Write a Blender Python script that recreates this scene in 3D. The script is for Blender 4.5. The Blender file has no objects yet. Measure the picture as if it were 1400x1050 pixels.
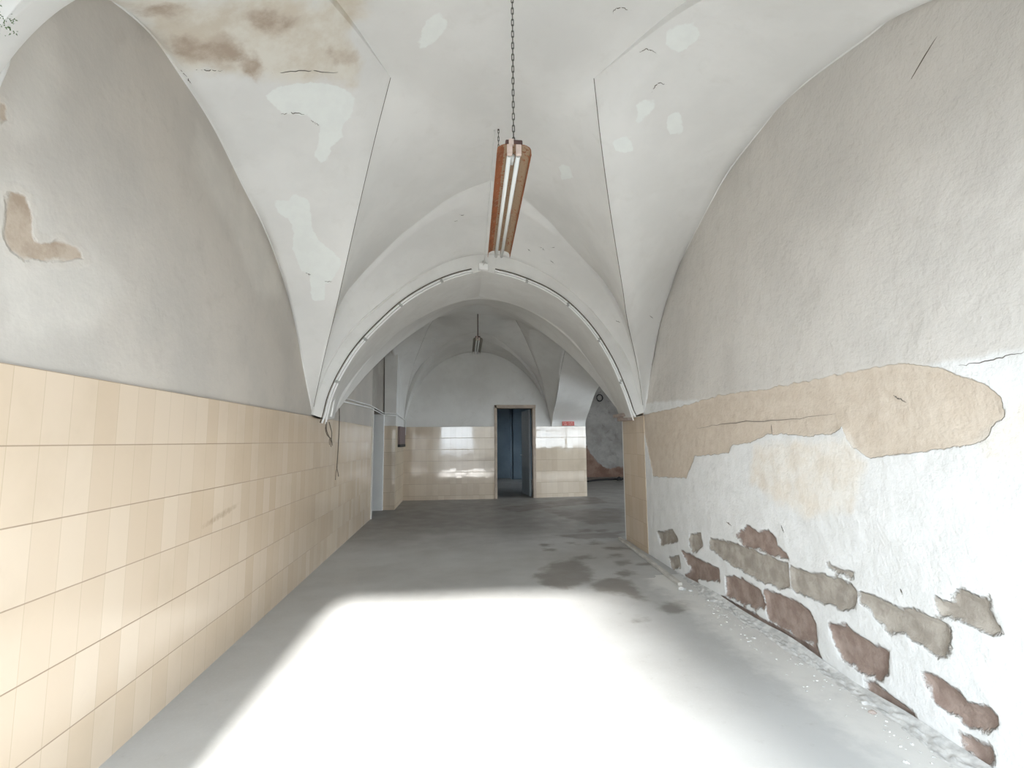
import bpy, bmesh, math, random
import numpy as np
from mathutils import Vector
from mathutils.bvhtree import BVHTree
random.seed(7); np.random.seed(7)
S = bpy.context.scene
COL = S.collection

# ------------------------------------------------------------------ camera
F = 690.0
CAM = np.array([0, 0, 1.4])
def camera_basis(vp=(636, 603), roll=0.5):
    r = math.radians(roll)
    v = np.array([(vp[0]-700)/F, -(vp[1]-525)/F, -1.0]); v /= np.linalg.norm(v)
    a = np.array([-math.sin(r), math.cos(r), 0.0])
    u = a + np.array([0, 0, -(a@v)/v[2]]); u /= np.linalg.norm(u)
    return np.stack([np.cross(v, u), v, u])
R = camera_basis()
cd = bpy.data.cameras.new('camera'); cam = bpy.data.objects.new('camera', cd); COL.objects.link(cam)
from mathutils import Matrix
M4 = Matrix([list(R[i]) + [CAM[i]] for i in range(3)] + [[0, 0, 0, 1]])
cam.matrix_world = M4
cd.sensor_width = 36; cd.lens = 36*F/1400; cd.clip_start = 0.02; cd.clip_end = 200
S.camera = cam

# measuring helpers: where the sight line of a photo point meets a real plane of the building
def ray(px, py): return R @ np.array([(px-700)/F, -(py-525)/F, -1.0])
def onplane(px, py, p0, n):
    d = ray(px, py); n = np.asarray(n, float); return CAM + d*(((np.asarray(p0)-CAM)@n)/(d@n))
def onz(px, py, z=0): return onplane(px, py, (0, 0, z), (0, 0, 1))
def vplane(a, b):
    """vertical plane through two points"""
    a = np.asarray(a, float); b = np.asarray(b, float); d = b-a
    return (a, np.array([d[1], -d[0], 0.0]))
def PX(l, ox, oy, s): return [(ox+x/s, oy+y/s) for x, y in l]

# ------------------------------------------------------------------ mesh helpers
class MB:
    def __init__(s): s.v = []; s.f = []; s.mi = []; s.sm = []; s.uv = None
    def add(s, vs, fs, mi=0, smooth=False):
        o = len(s.v); s.v += [tuple(map(float, p)) for p in vs]
        for f in fs: s.f.append(tuple(i+o for i in f)); s.mi.append(mi); s.sm.append(smooth)
        return o
    def box(s, lo, hi, mi=0):
        (a, b, c), (d, e, f) = lo, hi
        s.add([(a,b,c),(d,b,c),(d,e,c),(a,e,c),(a,b,f),(d,b,f),(d,e,f),(a,e,f)],
              [(3,2,1,0),(4,5,6,7),(0,1,5,4),(1,2,6,5),(2,3,7,6),(3,0,4,7)], mi)
    def grid(s, G, mi=0, smooth=True, flip=False):
        G = np.asarray(G, float); n, m = G.shape[:2]
        fs = []
        for i in range(n-1):
            for j in range(m-1):
                q = (i*m+j, (i+1)*m+j, (i+1)*m+j+1, i*m+j+1)
                fs.append(q[::-1] if flip else q)
        return s.add(G.reshape(-1, 3), fs, mi, smooth)
    def tube(s, path, r, n=8, mi=0, closed=False, caps=True, smooth=True):
        P = [np.asarray(p, float) for p in path]; k = len(P)
        rings = []; prev = None
        for i in range(k):
            t = (P[(i+1) % k]-P[i-1]) if (closed or 0 < i < k-1) else (P[1]-P[0] if i == 0 else P[-1]-P[-2])
            t = t/(np.linalg.norm(t)+1e-12)
            if prev is None:
                a = np.array([0, 0, 1.0]) if abs(t[2]) < .9 else np.array([1.0, 0, 0])
                u = np.cross(t, a)
            else: u = prev - t*(prev@t)
            u /= np.linalg.norm(u); w = np.cross(t, u); prev = u
            rr = r[i] if hasattr(r, '__len__') else r
            rings.append([P[i]+rr*(u*math.cos(2*math.pi*j/n)+w*math.sin(2*math.pi*j/n)) for j in range(n)])
        vs = [p for q in rings for p in q]; fs = []
        for i in range(k if closed else k-1):
            for j in range(n):
                a = i*n+j; b = i*n+(j+1) % n; c = ((i+1) % k)*n+(j+1) % n; d = ((i+1) % k)*n+j
                fs.append((a, b, c, d))
        if caps and not closed:
            fs.append(tuple(range(n))[::-1]); fs.append(tuple((k-1)*n+j for j in range(n)))
        s.add(vs, fs, mi, smooth)
    def build(s, name, mats, parent=None, uvf=None, recalc=False, bevel=0):
        me = bpy.data.meshes.new(name); me.from_pydata(s.v, [], s.f); me.update()
        for m in (mats if isinstance(mats, (list, tuple)) else [mats]): me.materials.append(m)
        me.polygons.foreach_set('material_index', s.mi)
        me.polygons.foreach_set('use_smooth', s.sm)
        if uvf is not None:
            uv = me.uv_layers.new(name='UVMap')
            V = np.array(s.v); li = np.zeros(len(me.loops), int); me.loops.foreach_get('vertex_index', li)
            uv.data.foreach_set('uv', uvf(V)[li].astype(np.float32).ravel())
        if recalc:
            b = bmesh.new(); b.from_mesh(me); bmesh.ops.recalc_face_normals(b, faces=b.faces); b.to_mesh(me); b.free()
        o = bpy.data.objects.new(name, me); COL.objects.link(o)
        if parent is not None: o.parent = parent
        if bevel:
            md = o.modifiers.new('bevel', 'BEVEL'); md.width = bevel; md.segments = 2; md.limit_method = 'ANGLE'
        return o
def struct(o): o['kind'] = 'structure'; return o
def tag(o, label, cat, group=None, kind=None):
    o['label'] = label; o['category'] = cat
    if group: o['group'] = group
    if kind: o['kind'] = kind
    return o
def thing(name, loc, label, cat, group=None):
    e = bpy.data.objects.new(name, None); COL.objects.link(e); e.location = loc; e.empty_display_size = .1
    return tag(e, label, cat, group)
def resample(P, n):
    P = np.asarray(P, float); d = np.r_[0, np.cumsum(np.linalg.norm(np.diff(P, axis=0), axis=1))]
    t = np.linspace(0, d[-1], n)
    return np.stack([np.interp(t, d, P[:, k]) for k in range(3)], 1)
def spline(P, n):
    """smooth curve through points, evenly resampled"""
    P = np.asarray(P, float)
    if len(P) < 3: return resample(P, n)
    Q = np.vstack([2*P[0]-P[1], P, 2*P[-1]-P[-2]]); out = []
    for i in range(1, len(Q)-2):
        p0, p1, p2, p3 = Q[i-1:i+3]
        for t in np.linspace(0, 1, 12, endpoint=False):
            out.append(.5*((2*p1)+(-p0+p2)*t+(2*p0-5*p1+4*p2-p3)*t*t+(-p0+3*p1-3*p2+p3)*t**3))
    out.append(P[-1])
    return resample(out, n)
def ruled(A, B, m):
    t = np.linspace(0, 1, m)[None, :, None]
    return np.asarray(A)[:, None, :]*(1-t)+np.asarray(B)[:, None, :]*t

# signed distance (negative inside) of 2D points to a polygon
def sdf2(P, poly):
    P = np.asarray(P, float); Q = np.asarray(poly, float); n = len(Q)
    d = np.full(len(P), 1e9); ins = np.zeros(len(P), bool)
    for i in range(n):
        a = Q[i]; b = Q[(i+1) % n]; e = b-a; w = P-a
        t = np.clip((w@e)/(e@e+1e-12), 0, 1); q = w-t[:, None]*e
        d = np.minimum(d, (q**2).sum(1))
        c = ((a[1] > P[:, 1]) != (b[1] > P[:, 1]))
        xi = a[0]+(P[:, 1]-a[1])/(b[1]-a[1]+1e-12)*(b[0]-a[0])
        ins ^= c & (P[:, 0] < xi)
    d = np.sqrt(d); d[ins] *= -1
    return d
def set_attr(o, name, val):
    a = o.data.attributes.new(name, 'FLOAT', 'POINT'); a.data.foreach_set('value', np.asarray(val, np.float32))
def sdf_plane(V, polys, axis_u, origin):
    """V verts on a vertical wall; distance measured along the wall and up"""
    U = np.stack([(V-origin)@axis_u, V[:, 2]], 1); d = np.full(len(V), 2.0)
    for p in polys:
        q = np.stack([(p-origin)@axis_u, p[:, 2]], 1); d = np.minimum(d, sdf2(U, q))
    return d
def sdf_local(V, polys3):
    """distance of vertices of a curved surface to wear patches lying on it, each measured in its own tangent plane"""
    d = np.full(len(V), 2.0)
    for p in polys3:
        c = p.mean(0); u, s, vt = np.linalg.svd(p-c)
        r = np.linalg.norm(p-c, axis=1).max()+.35
        idx = np.where((np.linalg.norm(V-c, axis=1) < r))[0]
        if len(idx) == 0: continue
        e = sdf2((V[idx]-c)@vt[:2].T, (p-c)@vt[:2].T)
        d[idx] = np.minimum(d[idx], e)
    return d

# ------------------------------------------------------------------ materials
class NT:
    def __init__(s, name):
        s.m = bpy.data.materials.new(name); s.m.use_nodes = True
        s.t = s.m.node_tree; s.b = s.t.nodes['Principled BSDF']; s.L = s.t.links.new
        s.co = s.t.nodes.new('ShaderNodeTexCoord')
    def n(s, t, **kw):
        x = s.t.nodes.new('ShaderNode'+t)
        for k, v in kw.items(): setattr(x, k, v)
        return x
    def put(s, sock, v):
        if isinstance(v, bpy.types.NodeSocket): s.L(v, sock)
        elif isinstance(v, (tuple, list)): sock.default_value = tuple(v)+((1,) if len(v) == 3 and len(sock.default_value) == 4 else ())
        else: sock.default_value = v
    def noise(s, scale, detail=4, rough=.55, vec=None, dist=0, out='Fac'):
        x = s.n('TexNoise'); x.inputs['Scale'].default_value = scale; x.inputs['Detail'].default_value = detail
        x.inputs['Roughness'].default_value = rough; x.inputs['Distortion'].default_value = dist
        s.L(vec if vec is not None else s.co.outputs['Object'], x.inputs['Vector']); return x.outputs[out]
    def math(s, op, a, b=0.0, c=0.0, clamp=False):
        x = s.n('Math', operation=op, use_clamp=clamp)
        for i, v in enumerate((a, b, c)): s.put(x.inputs[i], v)
        return x.outputs[0]
    def vmath(s, op, a, b=(0, 0, 0)):
        x = s.n('VectorMath', operation=op); s.put(x.inputs[0], a); s.put(x.inputs[1], b)
        return x.outputs[0]
    def ramp(s, v, lo, hi, a=0.0, b=1.0):
        x = s.n('MapRange'); x.interpolation_type = 'SMOOTHSTEP'
        for i, q in enumerate((v, lo, hi, a, b)): s.put(x.inputs[i], q)
        return x.outputs[0]
    def mix(s, f, a, b, mode='MIX'):
        x = s.n('Mix', data_type='RGBA', blend_type=mode); s.put(x.inputs[0], f); s.put(x.inputs[6], a); s.put(x.inputs[7], b)
        return x.outputs[2]
    def attr(s, name):
        x = s.n('Attribute'); x.attribute_name = name; return x.outputs['Fac']
    def bump(s, h, strength=.4, dist=.01, normal=None):
        x = s.n('Bump'); x.inputs['Strength'].default_value = strength; x.inputs['Distance'].default_value = dist
        s.L(h, x.inputs['Height'])
        if normal is not None: s.L(normal, x.inputs['Normal'])
        return x.outputs[0]
    def fin(s, color=None, rough=None, normal=None, metal=None, spec=None):
        for k, v in (('Base Color', color), ('Roughness', rough), ('Normal', normal), ('Metallic', metal), ('Specular IOR Level', spec)):
            if v is not None: s.put(s.b.inputs[k], v)
        return s.m
    def mask(s, name, amp=.05, scale=14, soft=.006, detail=5):
        d = s.math('ADD', s.attr(name), s.math('MULTIPLY', s.math('SUBTRACT', s.noise(scale, detail, .6), .5), amp))
        return s.ramp(d, soft, -soft), d

def plain(name, col, rough=.6, metal=0, var=.12, scale=8, bump=.0, spec=.4):
    t = NT(name); f = t.noise(scale, 5)
    c = t.mix(t.ramp(f, .3, .7), col, tuple(x*(1-var) for x in col))
    return t.fin(c, rough, t.bump(t.noise(scale*6, 3), bump, .002) if bump else None, metal, spec)

def plaster(name, base, alt, grime, rough_bump=.35, masks=(), big=1.3, fine=60, bumpdist=.012):
    """masks: (attribute, colour, colour2, amp, scale, soft, depth)"""
    t = NT(name)
    f1 = t.noise(big, 5, .6); f2 = t.noise(big*4.3, 6, .65, dist=.6)
    c = t.mix(t.ramp(f1, .35, .65), base, alt)
    c = t.mix(t.math('MULTIPLY', t.ramp(f2, .52, .78), .55), c, grime)
    h = t.math('ADD', t.math('MULTIPLY', t.noise(big*5, 6, .6), 1.0), t.math('MULTIPLY', t.noise(fine, 3), .12))
    for nm, ca, cb, amp, sc, soft, depth in masks:
        mk, d = t.mask(nm, amp, sc, soft)
        cc = t.mix(t.ramp(t.noise(sc*.9, 6, .65), .35, .65), ca, cb)
        c = t.mix(mk, c, cc)
        if depth: h = t.math('SUBTRACT', h, t.math('MULTIPLY', mk, depth))
    return t.fin(c, .9, t.bump(h, rough_bump, bumpdist), spec=.15)

WHITE = (.80, .79, .76); WHITE2 = (.74, .73, .70)
m_vault = plaster('limewash_vault', (.76, .755, .735), (.70, .695, .675), (.66, .65, .62), .25,
    masks=(('stain', (.62, .56, .47), (.72, .69, .62), .30, 5, .08, .0),
           ('stain_core', (.42, .34, .27), (.55, .48, .40), .28, 7, .05, .15),
           ('fresh', (.80, .825, .80), (.775, .795, .775), .06, 11, .006, .12),
           ('chip', (.45, .42, .38), (.58, .55, .50), .04, 20, .004, .5)), bumpdist=.006)
m_vault_plain = plaster('limewash_plain', (.72, .715, .69), (.65, .64, .615), (.60, .585, .55), .25, bumpdist=.006)
m_arch = plaster('limewash_arch', (.74, .735, .71), (.68, .67, .645), (.62, .61, .58), .3, big=2.0, bumpdist=.006)
m_lwall = plaster('grey_plaster_left', (.545, .505, .455), (.485, .455, .415), (.43, .395, .355), .5,
    masks=(('pale', (.60, .565, .515), (.56, .53, .485), .25, 4, .08, 0),
           ('bare', (.38, .30, .23), (.50, .42, .34), .07, 9, .006, .9),
           ('barelip', (.60, .56, .505), (.56, .52, .47), .05, 12, .01, -.2)), bumpdist=.012)
m_rwall = plaster('flaking_plaster_right', (.63, .60, .56), (.575, .55, .515), (.53, .50, .46), .9,
    masks=(('lower', (.765, .765, .755), (.71, .71, .695), .06, 6, .02, .0),
           ('beige', (.58, .495, .405), (.63, .55, .46), .05, 12, .004, .35),
           ('faint', (.72, .66, .58), (.78, .75, .70), .16, 6, .05, 0),
           ('stone', (.31, .275, .235), (.43, .39, .34), .09, 9, .009, .9),
           ('brick', (.25, .185, .155), (.35, .275, .235), .09, 10, .010, .9)), bumpdist=.02)
m_rough = plaster('ruined_plaster', (.50, .48, .45), (.33, .31, .285), (.15, .135, .12), .9,
    masks=(('bare', (.23, .14, .105), (.34, .23, .18), .5, 3, .04, .8),), big=1.0, bumpdist=.03)
m_blue = plaster('blue_grey_paint', (.26, .33, .39), (.22, .28, .33), (.19, .235, .28), .2)
m_darkwall = plaster('smoky_plaster', (.42, .39, .35), (.33, .305, .27), (.27, .25, .22), .3)
m_outside = plaster('outside_render', (.6, .56, .5), (.55, .5, .45), (.5, .46, .4), .3)

def tile_mat(name, w, h, ca, cb, dirt, z_dirt=None, gloss=.09, tilt=.012, smear=None, joint=1.0, spec=.5):
    t = NT(name); uv = t.n('SeparateXYZ'); t.L(t.co.outputs['UV'], uv.inputs[0])
    u = t.math('DIVIDE', uv.outputs[0], w); v = t.math('DIVIDE', uv.outputs[1], h)
    cell = t.n('CombineXYZ'); t.L(t.math('FLOOR', u), cell.inputs[0]); t.L(t.math('FLOOR', v), cell.inputs[1])
    wn = t.n('TexWhiteNoise', noise_dimensions='2D'); t.L(cell.outputs[0], wn.inputs['Vector'])
    fu = t.math('FRACT', u); fv = t.math('FRACT', v)
    eu = t.math('MULTIPLY', t.math('MINIMUM', fu, t.math('SUBTRACT', 1, fu)), w)
    ev = t.math('MULTIPLY', t.math('MINIMUM', fv, t.math('SUBTRACT', 1, fv)), h)
    wob = t.math('MULTIPLY', t.noise(30, 3), .0016)
    gu = t.ramp(eu, .0022, .0008); gv = t.ramp(ev, t.math('ADD', .0032*joint, wob), .0012)
    c = t.mix(wn.outputs['Value'], ca, cb)
    c = t.mix(t.math('MULTIPLY', t.ramp(t.noise(1.6, 5, .6), .45, .7), .35), c, dirt)
    c = t.mix(t.math('MULTIPLY', t.ramp(t.noise(6, 6, .7), .62, .85), .22), c, dirt)
    if z_dirt:
        low = t.ramp(t.math('ADD', uv.outputs[1], t.math('MULTIPLY', t.noise(5, 5), .5)), z_dirt+.45, z_dirt)
        c = t.mix(t.math('MULTIPLY', low, .55), c, tuple(x*.5 for x in dirt))
    c = t.mix(t.math('MULTIPLY', gu, .38), c, (.42, .33, .22))
    c = t.mix(t.math('MULTIPLY', gv, .85), c, (.30, .22, .15))
    if smear:
        du = t.math('DIVIDE', t.math('SUBTRACT', uv.outputs[0], smear[0]), .34); dv = t.math('DIVIDE', t.math('SUBTRACT', uv.outputs[1], t.math('ADD', smear[1], t.math('MULTIPLY', du, .05))), .035)
        rr = t.math('ADD', t.math('ADD', t.math('MULTIPLY', du, du), t.math('MULTIPLY', dv, dv)), t.math('MULTIPLY', t.math('SUBTRACT', t.noise(25, 5, .7), .5), 1.6))
        c = t.mix(t.math('MULTIPLY', t.ramp(rr, .8, -.4), .55), c, (.30, .21, .13))
    g = t.n('NewGeometry')
    wob2 = t.vmath('SCALE', t.vmath('SUBTRACT', wn.outputs['Color'], (.5, .5, .5))); 
    wob2.node.inputs['Scale'].default_value = tilt
    nn = t.vmath('NORMALIZE', t.vmath('ADD', g.outputs['Normal'], wob2))
    hgt = t.math('SUBTRACT', t.math('MULTIPLY', t.noise(7, 3), .25), t.math('MAXIMUM', t.math('MULTIPLY', gu, .35), gv))
    r = t.math('ADD', gloss, t.math('MULTIPLY', t.ramp(t.noise(2, 4, .5), .4, .8), .10))
    r = t.math('MAXIMUM', r, t.math('MULTIPLY', gv, .8))
    return t.fin(c, r, t.bump(hgt, .35, .0015, nn), spec=spec)
_p = onplane(300, 704, (-1.6, 2.5, 0), (1, .0183, 0)); SMEAR = (float(_p[1]-1.2), float(_p[2]-1.68+.283*12))
m_tile = tile_mat('cream_tiles', .1415, .283, (.63, .505, .375), (.695, .58, .455), (.54, .435, .315), gloss=.13, smear=SMEAR)
m_tile_back = tile_mat('cream_tiles_rear', .14, .275, (.575, .475, .365), (.65, .555, .44), (.42, .345, .26), z_dirt=.05, gloss=.025, tilt=.006, joint=1.5, spec=.8)

m_tile_dull = tile_mat('cream_tiles_dull', .14, .275, (.52, .43, .32), (.58, .49, .37), (.40, .32, .23), z_dirt=.05, gloss=.55)

def floor_mat():
    t = NT('concrete_floor')
    c = t.mix(t.ramp(t.noise(.7, 5, .6), .35, .65), (.50, .505, .50), (.425, .425, .415))
    c = t.mix(t.math('MULTIPLY', t.ramp(t.noise(60, 3), .5, .75), .35), c, (.52, .53, .53))
    c = t.mix(t.math('MULTIPLY', t.ramp(t.noise(9, 6, .7), .58, .8), .4), c, (.25, .235, .22))
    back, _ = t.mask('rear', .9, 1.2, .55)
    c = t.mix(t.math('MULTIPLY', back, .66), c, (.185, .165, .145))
    mk, _ = t.mask('damp', .34, 5, .07)
    c = t.mix(t.math('MULTIPLY', mk, .72), c, (.19, .17, .15))
    d2, _ = t.mask('dust', .34, 6, .11)
    c = t.mix(t.math('MULTIPLY', d2, .7), c, (.74, .73, .70))
    h = t.math('ADD', t.math('MULTIPLY', t.noise(90, 4), .5), t.noise(4, 4))
    return t.fin(c, t.ramp(t.noise(3, 5), .3, .7, .42, .62), t.bump(h, .25, .003), spec=.35)
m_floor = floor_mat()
m_ground = plain('street_paving', (.12, .12, .12), .85, var=.3, bump=.3)

def rust(name, pale=.0):
    t = NT(name)
    c = t.mix(t.ramp(t.noise(5, 6, .7), .35, .65), (.36, .125, .05), (.23, .08, .035))
    flake = t.ramp(t.math('ADD', t.noise(55, 5, .7), t.math('MULTIPLY', t.noise(4, 3), .35)), .70-pale, .82-pale)
    c = t.mix(flake, c, (.36, .265, .175))
    c = t.mix(t.ramp(t.noise(120, 3), .66, .76), c, (.20, .12, .08))
    return t.fin(c, .75, t.bump(t.noise(90, 5), .5, .002), .15)
m_rust = rust('rusted_reflector'); m_rust_pale = rust('flaking_reflector', .17)
m_tube = plain('unlit_tube_glass', (.70, .72, .70), .45, var=.03)
m_holder = plain('aged_lampholder', (.66, .53, .47), .5, var=.2, scale=30)
m_darkmetal = plain('dark_bracket', (.10, .055, .05), .6, var=.3)
m_chain = plain('dull_steel_chain', (.16, .155, .14), .5, .6)
m_pvc = plain('white_conduit', (.86, .86, .85), .45, var=.06)
m_clip = plain('grey_clip', (.45, .45, .43), .5)
m_wire = plain('dusty_wire', (.13, .105, .075), .8, var=.3, scale=40)
m_wire_white = plain('white_cord', (.72, .72, .69), .6)
m_wood = plain('frame_wood', (.50, .41, .33), .6, var=.25, scale=5)
m_white_wood = plain('painted_board', (.70, .685, .65), .6, var=.1, scale=4)
m_batten = plain('dusty_batten', (.60, .58, .54), .8, var=.2, scale=9)
m_white_paint = plain('white_paint', (.84, .85, .84), .5, var=.05, scale=3)
m_red = plain('red_sign_plate', (.52, .10, .08), .5, var=.12, scale=30)
m_lettering = plain('white_lettering', (.80, .60, .56), .6)
m_box = plain('plum_box', (.20, .15, .15), .6)
m_black = plain('black_rubber', (.03, .03, .03), .7)
m_door = plain('grey_door_leaf', (.33, .37, .40), .5, var=.1)
m_chrome = plain('handle_metal', (.55, .55, .55), .3, .9)
m_greyref = plain('dusty_grey_reflector', (.36, .34, .30), .6, var=.25, scale=20)
m_moss = plain('green_moss', (.13, .20, .08), .9, var=.4, scale=60)
m_crumb = plain('plaster_crumbs', (.66, .655, .635), .95, var=.35, scale=18, bump=.3)
m_stone = plain('stone_impost', (.50, .42, .38), .8, var=.25, scale=14, bump=.4)
m_crack_shade = plain('crack_and_groin_shade', (.16, .14, .12), .95)

# ------------------------------------------------------------------ key planes
def lx(y): return -1.6-.0183*(y-2.5)            # left wall
def rx(y): return 2.25+.015*(y-6.24)            # right wall
LW = ((-1.6, 2.5, 0), (1, .0183, 0)); RW = ((2.25, 6.24, 0), (1, -.015, 0))
FLc = np.array([-1.657, 5.66, 1.70]); FRc = np.array([2.249, 6.20, 1.74])
FRONT = vplane((-1.66, 5.68, 0), (2.25, 6.24, 0)); REAR = vplane((-1.68, 6.62, 0), (2.25, 7.12, 0))
def fy(x): return 5.68+.1432*(x+1.66)
def ry(x): return 6.62+.1272*(x+1.68)
def by(x): return 12.46 if x < 1.2 else 12.46+.115*(x-1.2)   # back wall, slightly bent at the door
NLc = np.array([-1.585, 1.42, 1.70]); NRc = np.array([rx(.62), .62, 1.74])
def ny(x): return 1.42-.2116*(x+1.585)

# ------------------------------------------------------------------ vault builder
def build_vault(name, mat, corners, tips, arches, creases, nt=46, nu=14, lift=.0, bead=.011, ledge=0, shade_right=False):
    """corners FL FR NR NL, tips L R F N; arches[side] = (half from first corner to apex, half from second corner to apex);
    creases[(corner, tip)] = points from corner to tip."""
    mb = MB()
    CR = {k: spline(v, nt) for k, v in creases.items()}
    AR = {}
    for k, (a, b) in arches.items():      # one smooth curve over both halves, split at the crown
        full = spline(list(a)+list(b)[::-1][1:], 4*nt); j = int(np.linalg.norm(full-np.asarray(a[-1]), axis=1).argmin())
        AR[k] = (resample(full[:j+1], nt), resample(full[j:][::-1], nt))
    ends = {'L': ('FL', 'NL'), 'R': ('FR', 'NR'), 'F': ('FL', 'FR'), 'N': ('NL', 'NR')}
    for s, (c1, c2) in ends.items():
        halves = []
        for half, c in ((0, c1), (1, c2)):
            edge = CR[(c, s)]
            if ledge and s in 'LR' and c[0] == 'N':   # the cap stands proud of the side webs here: a small step
                drop = np.clip((1-np.linspace(0, 1, nt))/.25, 0, 1)[:, None]*np.array([0, 0, -ledge])
                low = edge+drop; mb.grid(ruled(edge, low, 3), smooth=False); edge = low
            G = ruled(AR[s][half], edge, 18)
            t = np.linspace(0, 1, 18)[None, :, None]; k = np.sin(np.pi*np.linspace(0, 1, nt))[:, None, None]
            halves.append(G+np.array([0, 0, 1.0])*(.03*k*t*(1-t)*4))   # slight fullness of the web
        G = np.vstack([halves[0], halves[1][::-1][1:]])
        for it in range(120):                              # relax so that the two halves run into each other
            H = (G[:-2, 1:-1]+G[2:, 1:-1])/2
            G[1:-1, 1:-1] = G[1:-1, 1:-1]*.5+H*.5
        mb.grid(G)
        if bead:
            mb.tube(np.vstack([AR[s][0], AR[s][1][::-1][1:]]), bead, 6, caps=False)
    # star-shaped cap: four arms and the middle, welded and relaxed
    V = {}; pts = []; fixed = []; faces = []
    def vid(p, fx):
        k = tuple(np.round(p, 4))
        if k not in V: V[k] = len(pts); pts.append(np.array(p)); fixed.append(fx)
        elif fx: fixed[V[k]] = True
        return V[k]
    for c, (a, b) in {'FL': ('L', 'F'), 'FR': ('R', 'F'), 'NL': ('L', 'N'), 'NR': ('R', 'N')}.items():
        G = ruled(CR[(c, a)], CR[(c, b)], nu)
        I = [[vid(G[i, j], j in (0, nu-1)) for j in range(nu)] for i in range(nt)]
        for i in range(nt-1):
            for j in range(nu-1): faces.append((I[i][j], I[i+1][j], I[i+1][j+1], I[i][j+1]))
    L, Rr, Ff, N = (np.array(tips[k]) for k in 'LRFN')
    u = np.linspace(0, 1, nu)
    arm_pts = np.array(pts)
    def cid(p):
        d = np.linalg.norm(arm_pts-p, axis=1); k = int(d.argmin())
        return k if d[k] < 2e-3 else vid(p, False)
    I = [[cid((1-a)*(1-b)*L+a*(1-b)*Ff+a*b*Rr+(1-a)*b*N) for b in u] for a in u]
    for i in range(nu-1):
        for j in range(nu-1): faces.append((I[i][j], I[i+1][j], I[i+1][j+1], I[i][j+1]))
    P = np.array(pts); fx = np.array(fixed)
    E = set()
    for f in faces:
        for a, b in zip(f, f[1:]+f[:1]):
            if a != b: E.add((min(a, b), max(a, b)))
    E = np.array(list(E)); cnt = np.zeros(len(P)); np.add.at(cnt, E[:, 0], 1); np.add.at(cnt, E[:, 1], 1)
    for it in range(260):
        acc = np.zeros_like(P); np.add.at(acc, E[:, 0], P[E[:, 1]]); np.add.at(acc, E[:, 1], P[E[:, 0]])
        Q = acc/cnt[:, None]; Q[:, 2] += lift; P[~fx] = P[~fx]*.4+Q[~fx]*.6
    mb.add(P, [tuple(dict.fromkeys(f)) for f in faces if len(set(f)) > 2], 0, True)
    for k, c in CR.items():   # dark tubes drawing crease shade along the side groins, soft arris along the front ones
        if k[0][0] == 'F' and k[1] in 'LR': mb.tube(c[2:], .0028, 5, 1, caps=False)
        elif k[0][0] == 'F' and k[1] == 'F': mb.tube(c, .009 if shade_right else .005, 5, 0, caps=False)
    if shade_right: mb.tube(AR['R'][0]+[0, 0, -.004], .008, 5, 1, caps=False)  # dark tube drawing the shade line at the right arch edge
    o = struct(mb.build(name, [mat, m_crack_shade], recalc=True))
    V = np.array(mb.v); tree = BVHTree.FromPolygons([Vector(v) for v in mb.v], mb.f)
    return o, V, tree, CR, AR

def hits(tree, px):
    out = []
    for x, y in px:
        d = Vector(ray(x, y)).normalized(); h = tree.ray_cast(Vector(CAM), d)
        if h[0] is not None: out.append(np.array(h[0]))
    return np.array(out)

pl = lambda px, plane: [onplane(*q, *plane) for q in px]
# bay by the entrance
tipL = onz(534, 106, 4.0); tipR = onz(812, 107, 4.0); tipF = onz(672, 247, 3.95); tipN = np.array([.32, 2.15, 4.0])
archL = pl([(426,560),(418,520),(405,450),(390,390),(365,320),(330,250),(290,170),(245,100),(206,45)], LW)
archLn = [NLc, np.array([-1.586, 1.64, 2.3])]+pl([(2,100),(14,50),(32,0),(62,-28),(105,-26),(150,-3),(206,45)], LW)
archR = pl([(885,545),(892,490),(903,440),(925,370),(960,300),(995,235),(1050,165)], RW)+[np.array([rx(3.15), 3.15, 3.72])]
archRn = [NRc, np.array([rx(.8), .8, 2.3]), np.array([rx(1.25), 1.25, 2.95])]+pl([(1260,0),(1180,55),(1105,110)], RW)+[np.array([rx(3.15), 3.15, 3.72])]
outer_l = pl([(440,520),(460,480),(480,452),(510,425),(560,386),(610,358)], FRONT); outer_r = pl([(876,540),(860,500),(835,455),(800,415),(760,382),(710,357)], FRONT)
apexF = onplane(665, 343, *FRONT)
archF = [FLc]+outer_l+[apexF]; archFr = [FRc]+outer_r+[apexF]
apexN = np.array([.32, ny(.32), 3.75])
archN = [NLc, (-1.45, ny(-1.45), 2.4), (-1.0, ny(-1.0), 3.05), (-.4, ny(-.4), 3.5), apexN]
archNr = [NRc, (2.05, ny(2.05), 2.4), (1.6, ny(1.6), 3.05), (1.0, ny(1.0), 3.5), apexN]
cFLL = [FLc]+pl([(443,490),(460,420),(486,304),(512,192)], vplane(FLc, tipL))+[tipL]
cFRR = [FRc]+pl([(872,505),(858,440),(851,393),(835,293),(822,197)], vplane(FRc, tipR))+[tipR]
cFLF = [FLc]+pl([(431,515),(443,478),(461,420),(490,380),(541,328),(568,306),(596,284),(620,268),(644,257)], vplane(FLc, tipF))+[tipF]
cFRF = [FRc]+pl([(876,505),(867,470),(858,440),(843,411),(822,380),(800,357),(772,327),(754,306),(735,288),(716,271)], vplane(FRc, tipF))+[tipF]
Lq = onz(475, 20, 3.95); Rq = onz(940, 0, 3.95)
cNLL = [NLc, (-1.52, 1.47, 2.4), (-1.38, 1.56, 3.0), (-1.1, 1.85, 3.5), (-.88, 2.3, 3.82), Lq, tipL]
cNRR = [NRc, (2.08, .9, 2.5), (1.85, 1.35, 3.2), (1.55, 2.0, 3.7), Rq, tipR]
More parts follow.
